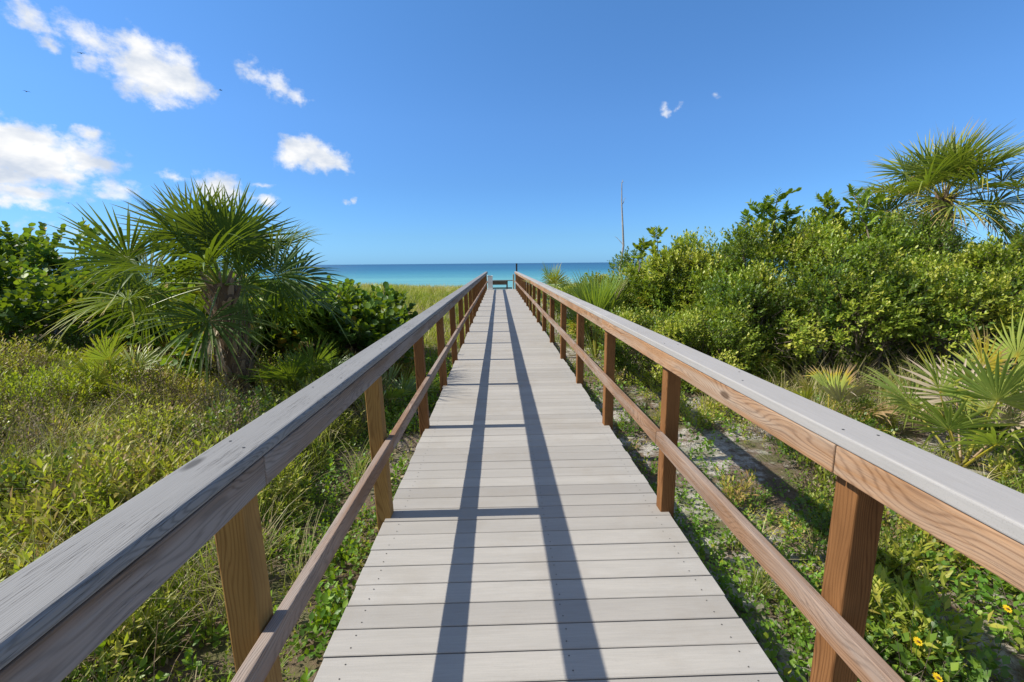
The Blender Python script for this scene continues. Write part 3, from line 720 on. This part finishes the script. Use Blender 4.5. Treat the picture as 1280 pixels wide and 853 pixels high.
# ------------------------------------------------------------------ ground cover (uncountable)
def scatter(rng, n, x0, x1, y0, y1, dens, power=1.0):
    """random points, denser towards the camera, kept where dens(x,y) allows"""
    x = rng.uniform(x0, x1, n); y = y0 + (y1-y0)*rng.random(n)**power
    k = rng.random(n) < dens(x, y); x, y = x[k], y[k]
    return np.stack([x, y, gh(x, y)], 1)
def stuff(name, pieces, mats, label, cat):
    o = link(name, make_mesh(name, pieces, mats)); tag(o, label, cat, kind='stuff'); return o

rng = np.random.default_rng(77)
def sides(x): return (x < -.84) | (x > 1.17)
def updir(rng, n, s=.5): return norm(np.array([0, 0, 1.0]) + rng.normal(0, s, (n, 3))*np.array([1, 1, .3]))

# broad leafy weeds near the walk, both sides
dn = lambda x, y: sides(x) * smooth(.34, .52, fbm(x, y, 1.3, 3)) * (.3 + .7*smooth(3.4, 2.2, -x))
Pa = scatter(rng, 24000, -5.5, -.84, -.3, 9.5, dn, 1.4)
Pb = scatter(rng, 17000, 1.17, 6.2, -.3, 8.5, lambda x, y: smooth(.40, .56, fbm(x, y, 1.1, 17)) * (1 - .8*smooth(2.5, 4.5, y)), 1.5)
P = np.concatenate([Pa, Pb]); n = len(P)
big = smooth(.4, .6, fbm(P[:, 0], P[:, 1], .9, 60))
D = updir(rng, n, .55); tl = np.clip(.45 + (fbm(P[:, 0], P[:, 1], 2.0, 31)-.5)*1.2 + rng.normal(0, .1, n), 0, 1)
Lh = rng.uniform(.05, .14, n)*(1+.8*big)
stuff('leafy_weeds', [sprigs(rng, P, D, Lh, 6, tri_leaf(.62), .036*(1+.55*big), tl, .12, 1.1), (*stems(P, D, Lh, .0016, .5), 1)], [G['weed'], M['twig']],
      'bright green low leafy weeds covering the ground on both sides of the boardwalk', 'weeds')
# fine yellow-green creeping cover
dn = lambda x, y: sides(x) * smooth(.40, .58, fbm(x, y, .8, 90))
P = np.concatenate([scatter(rng, 20000, -9, -.84, .2, 12, dn, 1.25), scatter(rng, 8500, 1.17, 7, .2, 10, dn, 1.3)]); n = len(P)
D = updir(rng, n, .8); tl = np.clip(.42 + (fbm(P[:, 0], P[:, 1], 1.2, 131)-.5)*1.5 + rng.normal(0, .12, n), 0, 1)
stuff('creeping_weeds', [sprigs(rng, P, D, rng.uniform(.05, .16, n), 7, TS, .026*(1 + .05*P[:, 1]), tl, .14, 1.0)], [G['weedy']],
      'fine yellow-green creeping weeds between the leafy patches', 'weeds')
# bushy mounds in the left field
def mounds(C0, mr, mh, mt, kind):
    cnt = (mr**2*900).astype(int) + 14; ii = np.repeat(np.arange(len(C0)), cnt); n = len(ii)
    dv = norm(rng.normal(0, 1, (n, 3))); dv[:, 2] = np.abs(dv[:, 2])
    P = C0[ii] + dv*np.stack([mr[ii], mr[ii], mh[ii]], 1)*(rng.random((n, 1))**.35)
    D = norm(dv*.6 + np.array([0, 0, .8]) + rng.normal(0, .25, (n, 3))); tl = np.clip(mt[ii] + rng.normal(0, .08, n), 0, 1); Lh = rng.uniform(.08, .26, n)
    out = [(*stems(P - np.array([0, 0, .1]), D, Lh+.1, .002, .6), 1)]
    for q, (tm, sz, kk, mi) in enumerate(((TN, .07, 10, 0), (tri_leaf_small(.6), .043, 8, 0), (tri_leaf_small(.62), .055, 7, 2), (TS, .034, 7, 3), (TN, .10, 8, 0))):
        m = kind[ii] == q
        if m.any(): out.append((*sprigs(rng, P[m], D[m], Lh[m], kk, tm, sz, tl[m], .12, .95), mi))
    return out
C0 = scatter(rng, 520, -10, -1.5, 1.5, 8.8, lambda x, y: smooth(1.3, 2.6, -x)*(.30 + .7*smooth(.42, .55, fbm(x, y, .7, 200))), 1.0)
C0 = C0[~((C0[:, 0] > -4.0) & (C0[:, 0] < -2.5) & (C0[:, 1] > 4.3) & (C0[:, 1] < 6.3) & (rng.random(len(C0)) < .75))]
mr = rng.uniform(.10, .50, len(C0)); mh = mr*rng.uniform(.7, 1.5, len(C0)); mt = np.clip(rng.normal(.56, .27, len(C0)), 0, .98)
kd = rng.choice(5, len(C0), p=[.26, .22, .12, .26, .14])
stuff('bushy_weeds', mounds(C0, mr, mh, mt, kd), [G['weedy'], M['twig'], G['shrub'], G['dead']],
      'knee-high yellowish bushy weeds filling the field below the big palm', 'weeds')
C0 = scatter(rng, 240, 1.6, 7.5, 1.6, 8, lambda x, y: .25 + .75*smooth(.42, .56, fbm(x, y, .9, 250)), 1.0)
mr = rng.uniform(.06, .26, len(C0)); mh = mr*rng.uniform(.5, 1.1, len(C0)); mt = np.clip(rng.normal(.40, .28, len(C0)), 0, .95)
kd = rng.choice(5, len(C0), p=[.15, .35, .20, .22, .08])
stuff('low_weed_clumps', mounds(C0, mr, mh, mt, kd), [G['weedy'], M['twig'], G['shrub'], G['dead']],
      'low yellowish and brown clumps of weeds on the sandy ground right of the boardwalk', 'weeds')
# grass
dn = lambda x, y: (x < -.9) * (.12 + .88*smooth(1.5, 2.6, -x)) * smooth(.44, .60, fbm(x, y, .9, 300)) * (1-smooth(7.5, 9.5, y))
P0 = scatter(rng, 2000, -9, -.9, .6, 9, dn, 1.1)
P0 = np.concatenate([P0, scatter(rng, 260, 1.25, 6, .6, 9, lambda x, y: smooth(.5, .62, fbm(x, y, .9, 320)), 1.2)])
Pg = scatter(rng, 150, -5, -1.5, 1.6, 5.5, lambda x, y: smooth(.4, .55, fbm(x, y, .9, 340)), 1.0)
Pr = scatter(rng, 60, 3.6, 5.6, 4.8, 6.3, lambda x, y: np.ones_like(x), 1.0)
P0 = np.concatenate([P0, Pg, Pr]); tall = np.zeros(len(P0)); tall[-len(Pg)-len(Pr):] = 1
rep = 24; P = np.repeat(P0, rep, 0) + rng.normal(0, .035, (len(P0)*rep, 3))*np.array([1, 1, 0]); n = len(P)
tl = np.clip(np.repeat(rng.uniform(.2, .9, len(P0)), rep) + rng.normal(0, .12, n), 0, 1); hh = np.repeat(rng.uniform(.14, .55, len(P0)), rep)*rng.uniform(.6, 1.2, n)
hh *= np.where((P[:, 0] > 0), np.where(np.repeat(tall, rep) > 0, 1.5, .6), 1 + .5*np.repeat(tall, rep)); tl = np.clip(tl + .2*np.repeat(tall, rep), 0, 1)
stuff('grass', [blades(rng, P, hh, .0055, rng.uniform(.2, .95, n), tl, 5, None, .3)], [G['grass']],
      'loose tufts of arching green and straw-coloured grass in the field left of the boardwalk', 'grass')
# dry brown stems and litter
dn = lambda x, y: sides(x) * smooth(.40, .58, fbm(x, y, 1.0, 400))
P = np.concatenate([scatter(rng, 15000, -9, -.84, 0, 10, dn, 1.2), scatter(rng, 15000, 1.17, 8, 0, 10, lambda x, y: smooth(.3, .5, fbm(x, y, 1.0, 420)), 1.3)]); n = len(P)
P[:, 2] += rng.uniform(.0, .05, n)
D = norm(rng.normal(0, 1, (n, 3))*np.array([1, 1, .28]) + np.array([0, 0, .12]))
Q = np.concatenate([P[:n//2]]); m = len(Q)
stuff('dry_litter', [(*stems(P, D, rng.uniform(.05, .28, n), rng.uniform(.0012, .003, n), .9), 1),
      place_leaves(TS, Q + rng.normal(0, .03, (m, 3))*np.array([1, 1, .3]), rng.normal(0, 1, (m, 3))*np.array([1, 1, .2]), rng.normal(0, .4, (m, 3)) + np.array([0, 0, 1]), rng.uniform(.02, .06, m), rng.random(m)),
      ], [G['dead'], M['twig']], 'dry brown twigs, stalks and dead leaves lying on the sandy ground', 'leaf litter')
# taller dry upright stalks on the left
P = scatter(rng, 3600, -9, -1.4, 1.3, 8.5, lambda x, y: smooth(.48, .62, fbm(x, y, .8, 500)), 1.0); n = len(P)
stuff('dry_stalks', [blades(rng, np.repeat(P, 5, 0) + rng.normal(0, .03, (n*5, 3))*np.array([1, 1, 0]), rng.uniform(.2, .55, n*5), .004, rng.uniform(.1, 1.0, n*5), rng.uniform(.2, 1, n*5), 4)], [G['dead']],
      'thin brown dry stalks standing among the weeds on the left', 'dry stalks')
# dune grass ridge toward the sea
def dunes(x, y): return smooth(8.8, 11, y + .35*np.minimum(0, x+1)) * (~((x > -.95) & (x < 1.25)))
P0 = scatter(rng, 10500, -24, -.95, 8.8, 32, lambda x, y: dunes(x, y)*(.35 + .65*smooth(.3, .5, fbm(x, y, .5, 600))), .9)
P0 = np.concatenate([P0, scatter(rng, 2600, 1.25, 14, 10, 32, lambda x, y: np.ones_like(x), .9)])
rep = 7; P = np.repeat(P0, rep, 0) + rng.normal(0, .07, (len(P0)*rep, 3))*np.array([1, 1, 0]); n = len(P)
pt = np.clip(.35 + (fbm(P0[:, 0], P0[:, 1], .4, 610)-.5)*1.6 + rng.normal(0, .12, len(P0)), 0, 1)
hs = rng.uniform(.25, .5, n)*(1 + .2*smooth(16, 26, P[:, 1]))
stuff('dune_grass', [blades(rng, P, hs, .012 + .0004*P[:, 1], rng.uniform(.2, .8, n), np.repeat(pt, rep), 4, None, .25)], [G['dune']],
      'yellow-green dune grass spreading towards the sea on the low ridge', 'dune grass')

# broad-leaved weeds rooted under the left rail, larger leaves
P = scatter(rng, 420, -2.6, -.86, .7, 8, lambda x, y: smooth(.42, .55, fbm(x, y, 1.4, 700)), 1.2); n = len(P)
stuff('broad_leaf_weeds', [sprigs(rng, P, updir(rng, n, .45), rng.uniform(.1, .26, n), 8, tri_leaf(.6), rng.uniform(.045, .075, n), .6, .13, 1.0)], [G['weed']],
      'broad light green leaves of young plants close outside the left rail', 'weeds')

# ------------------------------------------------------------------ flowers
def flower(x, y, h, r, label, mat, cat='flower', group='yellow daisy flowers in the weeds', name='yellow_flower', petals=11):
    z = gz(x, y); root = empty(name, (x, y, z)); tag(root, label, cat, group)
    link('stem', make_mesh('stem', [tube(np.array([[0, 0, 0], [.005, 0, h*.5], [0, 0, h]]), [.002, .0018, .0015], 5, .3)], [G['weed']]), root)
    a = np.arange(petals)*2*PI/petals; D = np.stack([np.cos(a), np.sin(a), np.full(petals, .15)], 1)
    tilt = Matrix.Rotation(rad(10 + (x*977 % 1)*45), 3, 'X') @ Matrix.Rotation(rad(-30 + (y*577 % 1)*50), 3, 'Y')
    D = np.array([list(tilt @ Vector(d)) for d in D]); N = np.tile(np.array(list(tilt @ Vector((0, 0, 1)))), (petals, 1))
    link('petals', make_mesh('petals', [place_leaves(tri_leaf(.55), np.tile([0, 0, h], (petals, 1)).astype(float), D, N, r, 0.0)], [mat]), root)
    bm = bmesh.new(); bmesh.ops.create_icosphere(bm, subdivisions=2, radius=r*.3)
    for v in bm.verts: v.co.z *= .6
    me = bpy.data.meshes.new('eye'); bm.to_mesh(me); bm.free(); me.materials.append(M['eye'] if mat is M['petal'] else mat)
    link('flower_eye', me, root, (0, -.003, h+.003))
FL = [(1160, 808, 'yellow daisy flower nearest the right post, low among bright green leaves'), (1275, 763, 'yellow daisy flower at the right edge of the photo'), (1192, 836, 'lowest yellow daisy flower, just right of the near right post at the bottom edge')]
fpos = [(1.93, 1.80), (2.50, 1.93), (1.85, 1.62)]
for (x, y), (_, _, lb) in zip(fpos, FL): flower(x, y, .25, .021, lb, M['petal'])
flower(-1.42, 1.62, .13, .03, 'small pink flower in the weeds at the bottom left', M['pink'], group='pink flower', name='pink_flower', petals=6)

# ------------------------------------------------------------------ birds
def bird(loc, span, rz, label):
    root = empty('bird', loc, rz); tag(root, label, 'bird', 'tiny birds in the sky')
    t = np.linspace(0, 1, 9); L = span*.55
    pts = np.stack([np.zeros(9), (t-.5)*L, np.zeros(9)], 1); r = span*.065*np.sin(PI*np.clip(t*.93+.05, 0, 1))**.7 + .004
    link('body', make_mesh('body', [tube(pts, r, 8)], [M['bird']]), root)
    for s in (-1, 1):
        v = []; 
        for u, z, c in ((0, 0, .16), (.22, .07, .17), (.38, .06, .11), (.5, .02, .015)):
            for q in (1, -1): v.append([s*u*span, q*c*span*.5 - u*span*.12, z*span + .005])
            for q in (1, -1): v.append([s*u*span, q*c*span*.5 - u*span*.12, z*span - .005])
        f = []
        for i in range(3):
            b = 4*i; f += [[b, b+1, b+5, b+4], [b+2, b+6, b+7, b+3], [b, b+4, b+6, b+2], [b+1, b+3, b+7, b+5]]
        link('wing', make_mesh('wing', [(np.array(v, float), np.array(f), 0.0)], [M['bird']], False), root)
bird((-48.8, 60, 26.4), .75, .5, 'small dark bird in the big cloud at the top left')
bird((-55.8, 60, 22.2), .7, 1.1, 'small dark bird above the large white cloud at the left edge')
bird((-33.1, 60, 22.4), .6, 1.6, 'small dark bird just right of the big top left cloud')
bird((-53.1, 60, 9.4), .5, .3, 'lowest small dark bird, left above the big fan palm')

# ------------------------------------------------------------------ sky, clouds, sun
SUN_EL, SUN_AZ = 45.3, -90.0          # sun straight out to the left of the walk
w = bpy.data.worlds.new('World'); scene.world = w; w.use_nodes = True
nt = w.node_tree; nt.nodes.clear()
class WT(NT):
    def __init__(s, tree): s.t = tree
t = WT(nt)
sky = t.n('ShaderNodeTexSky', sky_type='NISHITA'); sky.sun_disc = False
sky.sun_elevation = rad(SUN_EL); sky.sun_rotation = rad(SUN_AZ); sky.air_density = 1.0; sky.dust_density = .25; sky.ozone_density = 3.0; sky.altitude = 0
hs = t.n('ShaderNodeHueSaturation'); hs.inputs['Saturation'].default_value = 1.0; hs.inputs['Value'].default_value = 1.0; t.l(sky.outputs[0], hs.inputs['Color'])
tc = t.n('ShaderNodeTexCoord').outputs['Generated']
sp = t.n('ShaderNodeSeparateXYZ'); t.l(tc, sp.inputs[0])
az = t.math('ARCTAN2', sp.outputs[0], sp.outputs[1]); el = t.math('ARCSINE', sp.outputs[2])
cmb = t.n('ShaderNodeCombineXYZ'); t.l(az, cmb.inputs[0]); t.l(el, cmb.inputs[1])
def vn(scale, detail, amp, stretch=(1, 1, 1)):
    nd = t.n('ShaderNodeTexNoise'); nd.inputs['Scale'].default_value = scale; nd.inputs['Detail'].default_value = detail; nd.inputs['Roughness'].default_value = .6
    t.l(t.mapping(cmb.outputs[0], stretch), nd.inputs['Vector'])
    s = t.n('ShaderNodeVectorMath', operation='SUBTRACT'); t.l(nd.outputs['Color'], s.inputs[0]); s.inputs[1].default_value = (.5, .5, .5)
    m = t.n('ShaderNodeVectorMath', operation='SCALE'); t.l(s.outputs[0], m.inputs[0]); m.inputs['Scale'].default_value = amp
    return m.outputs[0]
a1 = t.n('ShaderNodeVectorMath', operation='ADD'); t.l(cmb.outputs[0], a1.inputs[0]); t.l(vn(11, 3, .045), a1.inputs[1])
a2 = t.n('ShaderNodeVectorMath', operation='ADD'); t.l(a1.outputs[0], a2.inputs[0]); t.l(vn(42, 5, .022), a2.inputs[1])
flat = t.mapping(a2.outputs[0], (1, 1, 0))
#           az      el     rx    ry    rot  weight
w.cycles.sampling_method = 'MANUAL'; w.cycles.sample_map_resolution = 512
clouds = [(-.598, .303, .055, .036, 0, 1.3), (-.565, .305, .038, .034, 0, 1.2), (-.640, .306, .030, .020, 10, .9), (-.655, .326, .042, .022, -10, .95), (-.61, .335, .04, .018, -30, .7),
          (-.690, .338, .036, .016, -25, .62), (-.733, .344, .020, .020, 20, .85), (-.717, .320, .012, .014, 30, .72), (-.672, .305, .016, .016, -20, .6),
          (-.446, .330, .028, .020, -25, .62), (-.410, .322, .040, .020, -25, .62), (-.378, .309, .022, .015, -40, .6),
          (-.385, .208, .038, .028, 0, 1.2), (-.345, .203, .046, .020, -8, 1.1), (-.312, .191, .016, .010, -20, .75), (-.395, .189, .02, .012, 0, .8),
          (-.760, .155, .085, .032, 8, 1.3), (-.775, .178, .060, .026, 5, 1.3), (-.700, .152, .040, .014, 15, 1.1), (-.800, .130, .070, .026, 0, 1.2), (-.690, .204, .020, .010, 0, .85), (-.770, .106, .05, .014, 0, 1.0), (-.790, .090, .055, .008, 0, .8),
          (-.52, .134, .042, .024, 0, 1.0), (-.580, .142, .03, .009, 0, .6), (-.660, .120, .030, .016, 0, .8), (-.450, .121, .018, .011, 0, .62), (-.455, .148, .03, .006, 0, .5),
          (-.306, .128, .012, .006, 0, .75), (-.290, .131, .006, .006, 0, .6), (.341, .285, .009, .010, 30, .62), (.360, .288, .008, .006, 30, .42), (.428, .298, .007, .007, 0, .46), (-.73, .056, .06, .012, 0, .42), (-.47, .052, .05, .006, 0, .3)]
acc = None
for (ca, ce, rx, ry, ro, wt) in clouds:
    mp = t.n('ShaderNodeMapping', vector_type='TEXTURE'); mp.inputs['Location'].default_value = (ca, ce, 0); mp.inputs['Scale'].default_value = (rx*1.6, ry*1.6, 1)
    mp.inputs['Rotation'].default_value = (0, 0, rad(ro)); t.l(flat, mp.inputs['Vector'])
    ln = t.n('ShaderNodeVectorMath', operation='LENGTH'); t.l(mp.outputs[0], ln.inputs[0])
    v = t.math('MULTIPLY', t.math('SUBTRACT', 1.0, ln.outputs['Value'], True), wt)
    acc = v if acc is None else t.math('MAXIMUM', acc, v)
fb = t.noise(t.mapping(cmb.outputs[0], (1, 1.25, 1)), 24, 7, .62)
dens = t.math('SUBTRACT', t.math('ADD', acc, t.math('MULTIPLY', t.math('SUBTRACT', fb, .5), 1.7)), .16)
gate = t.math('MULTIPLY', acc, 9.0, True)
alpha = t.math('MULTIPLY', t.ramp(dens, [(.0, 0.0), (.12, .14), (.34, .62), (.62, 1.0)]), gate)
sh = t.noise(t.mapping(cmb.outputs[0], (1, 1.8, 1), (.0, .03, 0)), 13, 4, .55)
ccol = t.mixc(t.ramp(t.math('MULTIPLY', sh, 1.0), [(.40, 0.0), (.64, 1.0)]), (8.2, 8.25, 8.3), (5.2, 5.8, 6.8))
eln = t.math('DIVIDE', el, 1.6, True)
gr = t.ramp(eln, [(.0, (.35/1.7, .79/1.7, 1.66/1.7)), (.035, (.415/1.7, .77/1.7, 1.31/1.7)), (.10, (.50/1.7, .84/1.7, 1.27/1.7)), (.17, (.62/1.7, .99/1.7, 1.40/1.7)), (.32, (.70/1.7, 1.15/1.7, 1.52/1.7)), (.6, (.8/1.7, 1.1/1.7, 1.3/1.7))])
skc = t.mixc(1.0, hs.outputs[0], gr, 'MULTIPLY')
sc_ = t.n('ShaderNodeVectorMath', operation='SCALE'); t.l(skc, sc_.inputs[0]); sc_.inputs['Scale'].default_value = 1.7
# unseen patchy cloud added overhead and behind the camera for whiter fill light
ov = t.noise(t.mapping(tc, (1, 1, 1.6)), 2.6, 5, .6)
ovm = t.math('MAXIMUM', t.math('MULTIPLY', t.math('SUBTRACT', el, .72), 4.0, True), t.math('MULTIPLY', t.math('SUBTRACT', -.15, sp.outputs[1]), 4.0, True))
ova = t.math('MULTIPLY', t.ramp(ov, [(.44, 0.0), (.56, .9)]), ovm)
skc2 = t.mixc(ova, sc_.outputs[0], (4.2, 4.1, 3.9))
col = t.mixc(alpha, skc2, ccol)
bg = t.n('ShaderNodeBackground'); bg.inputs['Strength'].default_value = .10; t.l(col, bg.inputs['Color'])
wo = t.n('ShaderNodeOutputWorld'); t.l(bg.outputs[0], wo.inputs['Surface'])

sd = bpy.data.lights.new('sun', 'SUN'); sd.energy = 5.0; sd.angle = rad(.53); sd.color = (1.0, .94, .83)
so = bpy.data.objects.new('sun', sd); COL.objects.link(so)
dirv = Vector((math.sin(rad(SUN_AZ))*math.cos(rad(SUN_EL)), math.cos(rad(SUN_AZ))*math.cos(rad(SUN_EL)), math.sin(rad(SUN_EL))))
so.rotation_euler = dirv.to_track_quat('Z', 'Y').to_euler(); so.location = dirv * 50

# ------------------------------------------------------------------ camera
cd = bpy.data.cameras.new('camera'); cam = bpy.data.objects.new('camera', cd); COL.objects.link(cam)
cd.sensor_width = 36; cd.lens = 569/1280*36; cd.clip_start = .05; cd.clip_end = 100000
cam.matrix_world = Matrix.Translation((0, 0, 1.6)) @ Matrix.Rotation(rad(-1.6), 4, 'Z') @ Matrix.Rotation(rad(90 - 9.7), 4, 'X') @ Matrix.Rotation(rad(-.49), 4, 'Z')
scene.camera = cam
vs = scene.view_settings; vs.view_transform = 'Standard'; vs.look = 'None'; vs.exposure = .30; vs.gamma = 1.0; vs.use_curve_mapping = False
scene.cycles.max_bounces = 4; scene.cycles.transparent_max_bounces = 4; scene.cycles.diffuse_bounces = 2; scene.cycles.glossy_bounces = 2
